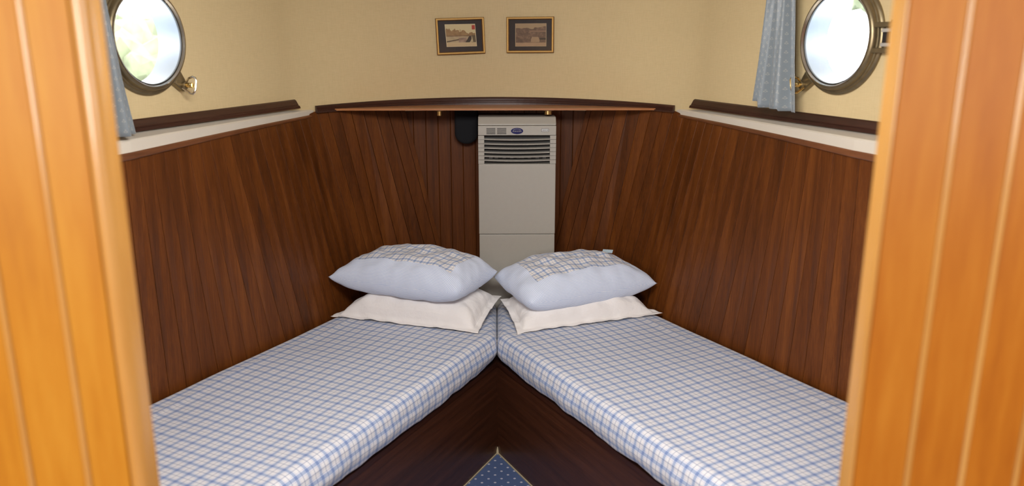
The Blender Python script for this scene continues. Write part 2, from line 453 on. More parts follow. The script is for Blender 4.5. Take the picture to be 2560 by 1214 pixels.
# dark plank cladding on the hull sides
TT = [(0.9, .95), (2.08, 2.14), (2.60, 2.74), (3.05, 3.13), (3.20, 3.25), (3.335, 3.372)]   # ledge-level Y -> mattress-level Y of the same board
BX = [(.95, 1.60), (1.6, 1.350), (2.14, 1.064), (2.65, .803), (2.915, .668), (3.1, .562), (3.25, .44), (3.38, .17)]
TX = sorted((p.y, -p.x) for p in bow_curve(40, .004) if p.x < -.2)
def top_pt(Y): return (ledge_x(Y) if Y < 2.96 else min(ledge_x(Y), interp(TX, Y))), Y
def clad(s, wall):
    Yt = .9; ys = [Yt]; pitch = .054
    while Yt < 3.332:
        x0, _ = top_pt(Yt); x1, _ = top_pt(Yt + .01)
        k = .01 / math.hypot(.01, x1 - x0); Yt = min(Yt + pitch * k, 3.335); ys.append(Yt)
    for ya, yb in zip(ys, ys[1:]):
        ba, bb = interp(TT, ya), interp(TT, yb)
        tp = [Vector((s * top_pt(y)[0], y, (z_trim(y) + .012 if y < 3.05 else 1.302))) for y in (ya, yb)]
        bt = [Vector((s * interp(BX, y), y, .39)) for y in (ba, bb)]
        mb = MB(); rings = []
        jit = random.uniform(-.0006, .0006)
        for A, B in (bt, tp):
            d = (B - A); L = d.length; d.normalize()
            n = Vector((-s * abs(d.y), -abs(d.x), 0)).normalized()      # inboard
            ch = .0009; th = .009
            A2, B2 = A + d * .0008, B - d * .0008
            rings.append([A2 - n * th, A2 - n * ch, A2 + d * ch + n * jit, B2 - d * ch + n * jit, B2 - n * ch, B2 - n * th])
        mb.sweep(rings); mb.build('plank', M['mahogany'], wall)
clad(-1, wall_left); clad(1, wall_right)
# flat vertical boards across the bow behind the air conditioner
x = -.47
while x < .47:
    mb = MB(); mb.prism([(px, py, .39) for px, py in plank_section(x, x + .0535, 3.372, 3.382, .002)], (0, 0, .912))
    mb.build('plank', M['mahogany'], wall_bow); x += .054

# ------------------------------------------------------------------ side ledges
def ledge(s, label):
    root = tag(empty('wall_ledge', (s * ledge_x(2.0), 2.0, 1.25)), label, 'shelf')
    ys = [.86 + (3.085 - .86) * i / 30 for i in range(31)]
    r1, r2, r3 = [], [], []
    for Y in ys:
        xi = ledge_x(Y) - .004; xo = max(wall_x(Y) + .01, xi + .012) if Y < 2.95 else xi + .05
        d = Vector((s * 1.0, .33, 0)).normalized()
        A = Vector((s * xi, Y, 0)); W = (xo - xi) * 1.0
        za, zb = z_lip0(Y), z_lip1(Y)
        r1.append([A + d * .0 + Vector((0, 0, za)), A + Vector((0, 0, zb - .010)), A + d * .005 + Vector((0, 0, zb - .006)), A + d * W + Vector((0, 0, zb + .006)), A + d * W + Vector((0, 0, za))])
        zt = z_trim(Y)
        B = A - d * .004
        r2.append([B + d * .002 + Vector((0, 0, zt)), B + Vector((0, 0, zt + .003)), B + Vector((0, 0, za - .004)), B + d * .003 + Vector((0, 0, za)), B + d * .03 + Vector((0, 0, za)), B + d * .03 + Vector((0, 0, zt))])
    MB().sweep(r1).build('ledge_board', M['white'], root)
    MB().sweep(r2).build('lip_moulding', M['lipwood'], root)
    n = Vector((-s * WT.y, -WT.x, 0))
    Ys = [.86, 1.2, 1.6, 1.9] + [1.95 + (3.01 - 1.95) * i / 12 for i in range(13)]
    for Y in Ys:
        A = Vector((s * wall_x(Y), Y, z_lip1(Y) + .005))
        if Y == Ys[-1]: pass
        prof = [(0.001, 0), (.016, 0), (.016, .009), (.012, .011), (.012, .014), (.010, .030), (.006, .034), (.001, .034)]
        sh = Vector((-s * WT.x, WT.y, 0))
        r3.append([A + n * a + Vector((0, 0, h)) + (sh * (-.022 * h / .034) if Y == Ys[-1] else Vector()) for a, h in prof])
    MB().sweep(r3).build('wall_strip', M['trimwood'], root)
    return root
ledge(-1, 'white painted wall ledge with dark wooden strip under the left porthole')
ledge(1, 'white painted wall ledge with dark wooden strip under the right porthole')

# ------------------------------------------------------------------ bow shelf
bs = tag(empty('bow_shelf', (0, 3.14, 1.30)), 'curved dark wooden shelf across the bow above the air conditioner', 'shelf')
arc = [p for p in bow_curve(40, .006) if abs(p.x) < .722]
front = 3.135
poly = [Vector((p.x, p.y, 1.301)) for p in arc if p.y > front + .004]
poly = [Vector((poly[0].x - .006, front, 1.301))] + poly + [Vector((poly[-1].x + .006, front, 1.301))]
MB().prism(poly, (0, 0, .008)).build('shelf_board', M['orangewood'], bs)
rings = []
for i, p in enumerate(arc):
    d = (arc[min(i + 1, len(arc) - 1)] - arc[max(i - 1, 0)]).normalized(); n = Vector((d.y, -d.x, 0))
    f = 1 - (abs(p.x) / .72) ** 2
    zb = 1.296 + .0125 * f; zt = 1.324 + .017 * f
    h = zt - zb
    prof = [(0, 0), (.016, 0), (.016, .22), (.012, .27), (.013, .5), (.009, .56), (.010, .8), (.006, 1), (0, 1)]
    rings.append([p + n * a + Vector((0, 0, zb + h * b)) for a, b in prof])
MB().sweep(rings).build('curved_moulding', M['trimwood'], bs)

def downlight(x, y, r, h, label):
    o = tag(empty('brass_fitting', (x, y, 1.301)), label, 'fitting')
    MB().lathe((x, y, 1.301), (0, 0, -1), [(r * 1.15, 0), (r * 1.15, h * .15), (r, h * .2), (r, h * .9), (r * .8, h)], 20).build('body', M['brass'], o, smooth=True)
    MB().lathe((x, y, 1.301), (0, 0, -1), [(r * 1.4, 0), (r * 1.4, .003), (r * 1.2, .004)], 20).build('collar', M['agedbrass'], o, smooth=True)
downlight(-.232, 3.16, .0105, .024, 'small bright brass fitting under the bow shelf, left of the air conditioner')
downlight(.215, 3.17, .017, .020, 'wider dull brass fitting under the bow shelf, above the air conditioner')

# black round-ended cover hanging beside the air conditioner
mb = MB(); poly = []
cx, hw = -.128, .050
for k in range(17):
    a = math.pi * k / 16; poly.append((cx - hw * math.cos(a), 3.300, 1.192 - .046 * math.sin(a)))
poly = [(cx - hw, 3.300, 1.300)] + poly + [(cx + hw, 3.300, 1.300)]
cov = mb.prism(poly, (0, .070, 0)).build('black_cover', M['blackcloth'], smooth=True, bevel=.012, seg=3)
tag(cov, 'black round-ended cloth cover hanging against the planks beside the air conditioner', 'cover')

# ------------------------------------------------------------------ portholes
def porthole(s, name, label):
    t = Vector((-s * WT.x, WT.y, 0)); n = Vector((-s * WT.y, -WT.x, 0)); up = Vector((0, 0, 1))
    C = Vector((s * wall_x(PORT_Y), PORT_Y, PORT_Z))
    P = lambda a, z, d=0: C + t * a + up * z + n * d
    root = tag(empty(name, C), label, kind='structure')
    prof = [(0.1302, -.004), (0.1596, -.004), (0.1612, .006), (0.1575, .011), (0.1543, .012), (0.1528, .016), (0.1480, .017), (0.1465, .024), (0.1418, .030), (0.1376, .031), (0.1355, .030), (0.1339, .028), (0.1313, .027), (0.1302, -.002)]
    MB().lathe(C, n, prof, 72, True).build('porthole_frame', M['agedbrass'], root, smooth=True)
    MB().lathe(C, n, [(0.1328, .024), (0.1365, .0325), (0.1344, .0335), (0.1307, .025)], 72, True).build('polished_rim', M['chrome'], root, smooth=True)
    MB().lathe(C, n, [(0.1277, .020), (0.1318, .020), (0.1318, .0255), (0.1277, .0255)], 72, True).build('gasket', M['black'], root, smooth=True)
    MB().lathe(C, n, [(0.1300, .0215), (0.1300, .0240)], 64).build('glass_pane', M['glass'], root)
    MB().lathe(C, n, [(0.1292, .0205), (0.1281, -.060), (0.1355, -.060), (0.1355, -.006), (0.1298, -.006), (0.1298, .0205)], 72, True).build('reveal', M['tube'], root, smooth=True)
    # dog bolt with lug, barrel and triangular handle, low on the bow side
    ang = R(-48); ra = t * math.cos(ang) + up * math.sin(ang); tb = -t * math.sin(ang) + up * math.cos(ang)
    dog = MB().prism([C + ra * .147 + tb * .024 + n * .003, C + ra * 0.188 + tb * .017 + n * .003, C + ra * 0.202 + tb * .004 + n * .003, C + ra * 0.198 - tb * .012 + n * .003, C + ra * .147 - tb * .024 + n * .003], n * .020).build('lug', M['agedbrass'], root, bevel=.003)
    H = C + ra * .182
    MB().cyl(H + n * .016, H + n * .034, .011).build('hub', M['agedbrass'], root, smooth=True)
    MB().cyl(H + n * .030, H + n * .056, .0075).build('bolt', M['brass'], root, smooth=True)
    pts = [H + n * .026 + tb * .011, H + n * .040 + up * .020 + t * .004, H + n * .052 + up * .025 + t * .008, H + n * .060 + up * .022 + t * .010, H + n * .063 + up * .014 + t * .010,
           H + n * .062 - up * .012 + t * .004, H + n * .060 - up * .021, H + n * .054 - up * .026, H + n * .045 - up * .024 - t * .002, H + n * .026 - tb * .012]
    MB().tube(pts, .0034, 8).build('wing_handle', M['chrome'] if s < 0 else M['brass'], root, smooth=True)
    # hinge on the aft side
    for z in (.034, -.034):
        MB().obox(P(-.178, z, .014), t, up, n, .038, .007, .012).build('hinge_lug', M['agedbrass'], root, bevel=.002)
    for z in (.019, -.019):
        MB().obox(P(-.190, z, .016), t, up, n, .022, .0048, .008).build('hinge_strap', M['steel'], root, bevel=.001)
    MB().obox(P(-.187, 0, .010), t, up, n, .020, .0135, .008).build('hinge_block', M['mat'], root, bevel=.001)
    MB().cyl(P(-.198, -.046, .018), P(-.198, .046, .018), .006).build('hinge_pin', M['agedbrass'], root, smooth=True)
    return root
porthole(-1, 'window_1', 'round brass porthole with pale triangular dog handle in the left wall')
porthole(1, 'window_2', 'round brass porthole with hinge and brass dog handle in the right wall')

# ------------------------------------------------------------------ curtains
def curtain(s, name_label, off, rows, folds, seed, amp, hem):
    """rows: (z, Y_aft, Y_bow) from hem to top"""
    root = tag(empty('curtain', (s * (wall_x(rows[0][1]) - off), rows[0][1], rows[0][0])), name_label, 'curtain')
    n = Vector((-s * WT.y, -WT.x, 0)); rnd = random.Random(seed)
    NU, NV = 90, 40; v, uv, f = [], [], []
    z0, z1 = rows[0][0], rows[-1][0]; full = abs(rows[0][2] - rows[0][1]) * 1.55 / WT.y
    ph = [rnd.uniform(0, 6.28) for _ in range(4)]
    for j in range(NV + 1):
        k = j / NV; z = lerp(z0, z1, k)
        ya = interp([(r[0], r[1]) for r in rows], z); yb = interp([(r[0], r[2]) for r in rows], z)
        for i in range(NU + 1):
            a = i / NU; Y = lerp(ya, yb, a)
            w = math.sin(a * folds * 2 * math.pi + ph[0] + .5 * math.sin(3 * a + ph[1]))
            w = math.copysign(abs(w) ** .8, w) * (1 if a > .30 else .35 + a / .46)
            d = off + amp * w * (1 - .35 * k) + .006 * math.sin(a * folds * 4.3 * math.pi + ph[2] + 2 * k)
            p = Vector((s * wall_x(Y), Y, z + (1 - k) ** 4 * hem(a))) + n * max(d, .014)
            v.append(p); uv.append((a * full, z))
    for j in range(NV):
        for i in range(NU):
            q = j * (NU + 1) + i; f.append((q, q + 1, q + NU + 2, q + NU + 1))
    o = mesh('cloth', v, f, M['curtain'], root, True, uv)
    md = o.modifiers.new('thickness', 'SOLIDIFY'); md.thickness = .0012
    # rod above
    ym, yM = rows[-1][1] - .05, rows[-1][2] + .05
    A = Vector((s * wall_x(ym), ym, z1 + .006)) + n * off; B = Vector((s * wall_x(yM), yM, z1 + .006)) + n * off
    MB().cyl(A, B, .005).build('curtain_rod', M['brass'], root, smooth=True)
    for Q in (A, B): MB().cyl(Q, Q - n * off, .004).build('rod_bracket', M['brass'], root, smooth=True)
    return root
curtain(1, 'blue sprigged curtain hanging on the bow side of the right porthole', .060, [(1.345, 2.375, 2.60), (1.50, 2.40, 2.575), (1.69, 2.425, 2.552), (1.90, 2.43, 2.54)], 2.6, 3, .026, lambda a: .026 if a > .74 else (.006 if a > .34 else 0))
curtain(-1, 'dim blue sprigged curtain hanging on the near side of the left porthole', .062, [(1.302, 1.96, 2.185), (1.45, 1.97, 2.162), (1.66, 1.98, 2.140), (1.90, 1.98, 2.12)], 2.2, 5, .022, lambda a: 0)

# ------------------------------------------------------------------ berths: base and mattress
AP = Vector((0, 2.71, 0))
def bed_axes(s): return Vector((-s * .455, .8905, 0)), Vector((s * .8905, .455, 0))   # along the bed to the bow, outboard
def berth_base(s, label):
    e, p = bed_axes(s)
    I0 = AP + e * -1.98; O0 = I0 + p * .655
    root = tag(empty('bunk', AP + e * -.9), label, 'bunk')
    S = Vector((-s * .001, 0, 0))
    Iap = AP.copy()
    # front panel
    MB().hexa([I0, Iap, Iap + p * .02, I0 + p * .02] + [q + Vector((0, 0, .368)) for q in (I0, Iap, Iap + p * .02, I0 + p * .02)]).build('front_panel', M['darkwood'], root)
    # top edge moulding
    g = -.003
    q = [I0 + p * g, Iap + p * g, Iap + p * .02, I0 + p * .02]
    MB().hexa([a + Vector((0, 0, .368)) for a in q] + [a + Vector((0, 0, .384)) for a in q]).build('edge_moulding', M['trimwood'], root)
    # top board, seen only where mattresses stop short
    poly = [I0 + p * .02, AP + p * .02 + e * .0, Vector((0, 2.715, 0)), Vector((0, 3.365, 0)), Vector((s * .18, 3.365, 0)), Vector((s * .43, 3.24, 0)), Vector((s * .55, 3.09, 0)), O0 + e * 1.9, O0]
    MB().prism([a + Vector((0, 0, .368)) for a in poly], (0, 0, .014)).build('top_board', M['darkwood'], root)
    q = [I0, O0, O0 + e * .02, I0 + e * .02]
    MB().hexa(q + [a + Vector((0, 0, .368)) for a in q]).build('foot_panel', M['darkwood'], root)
    # pale binding where the carpet meets the panel
    q = [I0 - p * .0035, Iap - p * .0035, Iap, I0]
    MB().hexa([a + Vector((0, 0, .0005)) for a in q] + [a + Vector((0, 0, .005)) for a in q]).build('carpet_binding', M['edgebind'], root)
    return root
berth_base(-1, 'dark mahogany berth base under the left mattress'); berth_base(1, 'dark mahogany berth base under the right mattress')
cp = MB().lathe((0, 2.7045, 0), (0, 0, 1), [(.006, .0), (.0055, .012), (.003, .022), (.0012, .030)], 12).build('corner_cap', M['edgebind'], smooth=True)
tag(cp, 'tiny pale corner piece where the two berth bases meet the carpet', 'cap')

def mattress(s, label):
    e, p = bed_axes(s); W = .675; z0, z1 = .386, .502
    # inner and outer edge paths
    inn, out = [], []
    N1, N2 = 90, 26
    for i in range(N1 + 1):
        sc = -1.84 + 1.84 * i / N1
        I = AP + e * sc - p * .014; O = AP + e * sc + p * W
        inn.append(I); out.append(O)
    O_ap = out[-1].copy(); I_ap = inn[-1].copy()
    I_ap.x = s * .002; I_ap.y = 2.698; inn[-1] = I_ap
    for i in range(1, N2 + 1):
        t = i / N2
        inn.append(Vector((s * .002, lerp(2.698, 3.095, t), 0)))
        out.append(O_ap.lerp(Vector((s * .560, 3.095, 0)), t))
    for k, O in enumerate(out):
        lim = interp(BX, O.y) - .010
        if abs(O.x) > lim: O.x = s * lim
    verts, uvs, faces = [], [], []
    rt, rb = .040, .022
    NT_ = 44
    rows = len(inn); nsec = None
    for r, (I, O) in enumerate(zip(inn, out)):
        d = I - O; L = d.length; d.normalize()          # from outboard to inboard
        sec = []                                         # (along, z, arclength across)
        arc = 0
        hb = .010 * noise.noise(Vector((r * .10, s * 3.1, 0))) + .006 * noise.noise(Vector((r * .31, s * 7.7, 0)))
        if r > N1 - 12: hb += .020 * min(1, (r - N1 + 12) / 14)   # side lifts towards the inner corner
        zb = z0 + max(0, hb + .003)
        sec.append((.01, z0, 0))
        sec.append((0, z0 + .02, 0)); sec.append((0, z1 - .03, 0))
        for k in range(1, 7):
            a = math.pi / 2 * k / 6; sec.append((.03 - .03 * math.cos(a), z1 - .03 + .03 * math.sin(a), 0))
        for k in range(1, NT_): sec.append((lerp(.03, L - rt, k / NT_), z1, 0))
        for k in range(0, 11):
            a = math.pi / 2 * k / 10; sec.append((L - rt + rt * math.sin(a), z1 - rt + rt * math.cos(a), 0))
        for k in range(1, 6): sec.append((L + .006 * math.sin(math.pi * k / 5), lerp(z1 - rt, zb + rb, k / 5), 0))
        for k in range(1, 6):
            a = math.pi / 2 * k / 5; sec.append((L - rb + rb * math.cos(a), zb + rb - rb * math.sin(a), 0))
        sec.append((L - .04, zb, 0)); sec.append((L - .06, z0, 0))
        nsec = len(sec); pa = None; acc = 0
        for k, (a, z, _) in enumerate(sec):
            P = O + d * a; P.z = z
            top = 3 <= k <= 3 + 6 + NT_ + 9
            if top:
                w1 = noise.noise(Vector((P.x * 3.2, P.y * 3.2, s * 5.0))) * .006
                w2 = noise.noise(Vector((P.x * 14, P.y * 5, s * 2.0))) * .0016
                edge = min(1, a / .05) * min(1, max(0, L - a) / .05)
                P.z += (w1 + w2) * (.25 + .75 * edge)
                # soft lengthwise crease of the sheet near the hull side
                cr = a - .085 - .01 * math.sin(r * .08)
                P.z += .0035 * math.exp(-(cr / .008) ** 2) * edge
            elif k > 9 + NT_ + 9:
                P += d * (.006 * noise.noise(Vector((r * .16, z * 14, s * 4.0))) + .003 * noise.noise(Vector((r * .5, z * 5, s * 9.0))))
            if s * P.x < .0008: P.x = s * .0008
            verts.append(P)
            # cloth coordinates: along the bed, and across it plus the drop over the inner side
            q = O + d * min(a, L - rt * .43); rel = q - AP
            drop = 0
            if a > L - rt:
                if z > z1 - rt: drop = rt * math.asin(max(0, min(1, (a - (L - rt)) / rt))) - max(0, (min(a, L - rt * .43) - (L - rt)))
                else: drop = rt * math.pi / 2 - rt * .57 + (z1 - rt - z)
            uvs.append((rel.dot(e) + 5, -rel.dot(p) + drop + 5))
    for r in range(rows - 1):
        for k in range(nsec - 1):
            a = r * nsec + k; faces.append((a, a + 1, a + nsec + 1, a + nsec))
        faces.append((r * nsec + nsec - 1, r * nsec, (r + 1) * nsec, (r + 1) * nsec + nsec - 1))
    faces.append(tuple(range(nsec))); faces.append(tuple(range((rows - 1) * nsec, rows * nsec))[::-1])
    o = mesh('berth_mattress', verts, faces, M['plaid'], None, True, uvs)
    return tag(o, label, 'mattress')
mattress(-1, 'thin mattress in a blue and white checked sheet on the left berth')
mattress(1, 'thin mattress in a blue and white checked sheet on the right berth')

# ------------------------------------------------------------------ pillows
def pillow(label, corners, top, bot, mat_in, mat_out, pu, pv, names, ex=2.6, seed=0, sag=0.0, bow=.03, flange=0.0, group=None, wr=.004, lean=0.0, rnd=0.0):
    """corners: front-left, front-right, back-right, back-left (seam points); top/bot: fullness"""
    FL, FR, BR, BL = [Vector(c) for c in corners]
    cen = (FL + FR + BR + BL) / 4
    root = tag(empty('pillow', (cen.x, cen.y, cen.z - bot)), label, 'pillow', group)
    NU, NV = 84, 60
    def uvg(n): return [math.sin(math.pi / 2 * (2 * i / n - 1)) * .35 + (2 * i / n - 1) * .65 for i in range(n + 1)]
    U, V = uvg(NU), uvg(NV)
    def snap(L, x):
        i = min(range(len(L)), key=lambda k: abs(L[k] - x)); L[i] = x
    for x in (-pu, pu): snap(U, x)
    for x in (-pv, pv): snap(V, x)
    def surf(u, v, side):
        # pull the edges in between the corners
        uu = u * (1 - bow * (1 - v * v) * abs(u) ** 3); vv = v * (1 - bow * 1.3 * (1 - u * u) * abs(v) ** 3)
        if rnd and v < 0:       # the front corner nearest the aisle is plump, not pointed
            kk = rnd * (abs(u) ** 3 * abs(v) ** 3) * (1 if (u > 0) == (cen.x < 0) else 0)
            uu *= 1 - .16 * kk; vv *= 1 - .22 * kk
        a, b = (uu + 1) / 2, (vv + 1) / 2
        P = FL.lerp(FR, a).lerp(BL.lerp(BR, a), b)
        fu, fv = u, v
        if flange:
            fu = max(-1, min(1, u / (1 - flange))); fv = max(-1, min(1, v / (1 - flange * 1.5)))
        f = (max(0, 1 - abs(fu) ** ex)) ** .55 * (max(0, 1 - abs(fv) ** ex)) ** .55
        if side > 0:
            h = top * f * (1 + lean * v)
        else: h = -bot * (max(0, 1 - abs(fu) ** 4.5)) ** .5 * (max(0, 1 - abs(fv) ** 4.5)) ** .5      # fuller underside
        P = P.copy(); P.z += h
        # wrinkles: radiate from the corners, stronger towards the edges
        q = Vector((u * 2.2, v * 1.7, seed + side))
        edge = max(abs(u), abs(v)) ** 3
        k = noise.noise(q * 2.1) * wr * 1.6 * f + noise.noise(Vector((u * 6 + v * 3.5, (v * 2.5 - u * 1.5), seed))) * wr * edge
        P.z += k * (1 if side > 0 else .4)
        P.z -= sag * (1 - f) * (1 - abs(u) ** 6 * .6)
        return P
    grids = {}
    for side in (1, -1): grids[side] = [[surf(u, v, side) for u in U] for v in V]
    # cloth coordinates from arc length
    def arcs(g):
        uv = [[None] * (NU + 1) for _ in range(NV + 1)]
        for j in range(NV + 1):
            acc = 0; xs = [0]
            for i in range(1, NU + 1): acc += (g[j][i] - g[j][i - 1]).length; xs.append(acc)
            for i in range(NU + 1): uv[j][i] = [xs[i] - acc / 2, 0]
        for i in range(NU + 1):
            acc = 0; ys = [0]
            for j in range(1, NV + 1): acc += (g[j][i] - g[j - 1][i]).length; ys.append(acc)
            for j in range(NV + 1): uv[j][i][1] = ys[j] - acc / 2
        return uv
    eps = 1e-4
    parts = {'in': ([], [], [], {}), 'out': ([], [], [], {})}
    for side in (1, -1):
        g = grids[side]; uvm = arcs(g)
        for j in range(NV):
            for i in range(NU):
                cu, cv = (U[i] + U[i + 1]) / 2, (V[j] + V[j + 1]) / 2
                key = 'in' if (side > 0 and abs(cu) < pu - eps and abs(cv) < pv - eps) else 'out'
                vs, fs, us, idx = parts[key]; q = []
                for jj, ii in ((j, i), (j, i + 1), (j + 1, i + 1), (j + 1, i)):
                    border = ii in (0, NU) or jj in (0, NV)
                    kk = (0 if border else side, jj, ii)
                    if kk not in idx:
                        idx[kk] = len(vs); vs.append(grids[1][jj][ii].lerp(grids[-1][jj][ii], .5) if border else g[jj][ii])
                        us.append((uvm[jj][ii][0] + 3, uvm[jj][ii][1] + 3))
                    q.append(idx[kk])
                fs.append(tuple(q) if side > 0 else tuple(q[::-1]))
    for key, nm, mt in (('in', names[0], mat_in), ('out', names[1], mat_out)):
        vs, fs, us, _ = parts[key]; mesh(nm, vs, fs, mt, root, True, us, fix=False)
    return root

# lower white pillows
pillow('white cotton pillow beneath the checked pillow on the left berth', [(-.665, 2.885, .512), (-.070, 2.690, .508), (.022, 2.99, .56), (-.50, 3.10, .53)], .090, .010, M['cotton'], M['cotton'], .86, .80, ('cushion', 'flange'), 4.2, 1.3, 0.0, .03, .09, wr=.010)
pillow('white cotton pillow beneath the checked pillow on the right berth', [(.075, 2.680, .508), (.668, 2.885, .512), (.50, 3.10, .53), (.012, 2.975, .55)], .080, .010, M['cotton'], M['cotton'], .86, .80, ('cushion', 'flange'), 4.2, 4.7, 0.0, .03, .09, wr=.010)
# upper checked pillows
pillow('plump blue checked pillow on top of the left stack', [(-.672, 2.925, .662), (-.140, 2.712, .652), (.004, 2.96, .672), (-.47, 3.09, .69)], .102, .069, M['plaid2'], M['gingham'], .76, .60, ('checked_panel', 'gingham_border'), 3.0, 8.1, .004, .03, wr=.008, lean=.12, rnd=.55)
pr = pillow('blue checked pillow with small fabric tag on top of the right stack', [(.115, 2.695, .612), (.650, 2.935, .630), (.47, 3.09, .665), (-.014, 2.985, .645)], .100, .067, M['plaid2'], M['gingham'], .76, .60, ('checked_panel', 'gingham_border'), 3.0, 11.4, .004, .03, wr=.008, lean=.12, rnd=.55)
MB().obox((.462, 3.055, .728), (.95, -.3, 0), (.25, .8, .25), (0, -.3, .95), .021, .013, .0012).build('fabric_tag', M['tagcloth'], pr)

# ------------------------------------------------------------------ air conditioner
def air_conditioner():
    X0, X1, YF, YB, Z0, Z1 = -.073, .246, 3.118, 3.362, .383, 1.275
    W = X1 - X0
    root = tag(empty('air_conditioner', ((X0 + X1) / 2, (YF + YB) / 2, Z0)), 'tall pale grey portable air conditioner standing in the bow between the berths', 'air conditioner')
    px = lambda u: X0 + (u - 1195) * W / 196
    pz = lambda v: Z1 - (v - 293.5) * .00168
    MB().box(X0 + .002, X1 - .002, YF + .03, YB, Z0, Z1 - .030).build('casing', M['acplastic'], root, bevel=.006)
    # top cap with sloped front
    zc = pz(314)
    rings = []
    for x in (X0, X1): rings.append([(x, YF + .004, zc + .001), (x, YF + .004, zc + .006), (x, YF + .026, Z1 - .004), (x, YF + .032, Z1), (x, YB, Z1), (x, YB, zc + .001)])
    MB().sweep([[Vector(p) for p in r] for r in rings]).build('top_cap', M['acplastic'], root, bevel=.003)
    gx0, gx1, gz1, gz0 = px(1210), px(1376), pz(337.2), pz(406.7)
    # control strip
    MB().box(X0, X1, YF, YF + .03, gz1, zc).build('control_strip', M['acplastic'], root, bevel=.002)
    # side cheeks with steps
    for a, b in ((X0, gx0), (gx1, X1)):
        n = 7; h = (gz1 - gz0) / n
        for k in range(n):
            MB().box(a, b, YF + .001 + (.0015 if k % 2 else 0), YF + .03, gz0 + k * h, gz0 + (k + 1) * h - .0012).build('cheek_rib', M['acplastic'], root)
    MB().box(gx0 - .002, gx1 + .002, YF + .028, YF + .032, gz0, gz1).build('grille_back', M['black'], root)
    # slats, bowed outward
    for v in (347.3, 358.5, 368.7, 379.4, 389.0, 398.7):
        rings = []
        for i in range(17):
            t = i / 16; x = lerp(gx0 - .001, gx1 + .001, t); b = 1 - (2 * t - 1) ** 2
            y = YF + .006 - .007 * b; z = pz(v) - .0022 * b
            rings.append([Vector((x, y, z - .0013)), Vector((x, y, z + .0013)), Vector((x, y + .016, z + .0045)), Vector((x, y + .016, z + .0025))])
        MB().sweep(rings).build('slat', M['acslat'], root)
    for u in (1222, 1236, 1256, 1275, 1292, 1302, 1320, 1340, 1358):
        MB().box(px(u), px(u + 9), YF + .020, YF + .023, pz(395), pz(391)).build('vane', M['greydark'], root)
    # lower panels
    zs = pz(584)
    MB().box(X0, X1, YF, YF + .03, zs + .0012, gz0 - .0008).build('front_panel', M['acplastic'], root, bevel=.003)
    MB().box(X0 + .001, X1 - .001, YF + .001, YF + .03, Z0, zs - .0004).build('lower_panel', M['acplastic'], root, bevel=.002)
    # vent slots
    for a, b in ((1215.9, 1238.4), (1242.6, 1265.7)):
        for v in (320.4, 323.8, 327, 330.2, 333.2):
            MB().box(px(a), px(b), YF - .0006, YF + .004, pz(v) - .0013, pz(v) + .0013).build('vent_slot', M['black'], root)
    # oval badge
    cx_, cz_ = px(1292.6), pz(326.5); n = 40
    ell = lambda rx, rz, y: [(cx_ + rx * math.cos(2 * math.pi * k / n), y, cz_ + rz * math.sin(2 * math.pi * k / n)) for k in range(n)]
    bd = MB().prism(ell(.0248, .0124, YF - .003), (0, .0035, 0)).build('badge', M['logoblue'], root)
    mb = MB()
    for k in range(12):
        a0, a1 = math.pi * (.16 + .68 * k / 12), math.pi * (.16 + .68 * (k + 1) / 12)
        q = [(cx_ + .0185 * math.cos(a) * r, YF - .0034, cz_ + .0085 * math.sin(a) * r) for a, r in ((a0, 1), (a1, 1), (a1, .86), (a0, .86))]
        mb.prism(q, (0, .0006, 0))
    mb.build('badge_arc', M['logosilver'], bd)
    for k, (w, h) in enumerate(((.0050, .0062), (.0056, .0056), (.0046, .0060), (.0052, .0064), (.0048, .0056))):
        x = cx_ - .0152 + k * .0076
        m2 = MB()   # small blurred raised letter shapes, unreadable in the photograph
        m2.box(x - w / 2, x - w / 2 + .0014, YF - .0036, YF - .0028, cz_ - h / 2 - .001, cz_ + h / 2 - .001)
        m2.box(x + w / 2 - .0014, x + w / 2, YF - .0036, YF - .0028, cz_ - h / 2 - .001, cz_ + h / 2 - .001)
        zz = cz_ - .001 + (h / 2 - .0014 if k % 2 == 0 else 0)
        m2.box(x - w / 2, x + w / 2, YF - .0036, YF - .0028, zz - .0006, zz + .0008)
        m2.build('badge_mark', M['logosilver'], bd)
    # small printed plate
    lx, lz = px(1363), pz(324.8)
    pl = MB().box(lx - .0150, lx + .0150, YF - .0012, YF + .002, lz - .0060, lz + .0060).build('data_plate', M['labelink'], root)
    MB().box(lx - .0138, lx + .0138, YF - .0016, YF, lz - .0048, lz + .0048).build('plate_face', M['labelwhite'], pl)
    for k in range(6):
        MB().box(lx - .0115 + k * .0042, lx - .0115 + k * .0042 + (.0030 if k % 3 else .0022), YF - .0019, YF - .001, lz - .0017, lz + .0017).build('plate_mark', M['labelink'], pl)
    # catch near the bottom
    sx_, sz_ = px(1354), pz(640)
    ct = MB().prism([(sx_ - .007, YF - .002, sz_ - .016), (sx_ + .007, YF - .002, sz_ - .016), (sx_ + .007, YF - .002, sz_ + .005), (sx_ + .004, YF - .002, sz_ + .009), (sx_ - .004, YF - .002, sz_ + .009), (sx_ - .007, YF - .002, sz_ + .005)], (0, .004, 0)).build('catch', M['greydark'], root)
    MB().box(sx_ - .004, sx_ + .005, YF - .003, YF, sz_ - .014, sz_ + .005).build('catch_plate', M['acplastic'], ct)
air_conditioner()

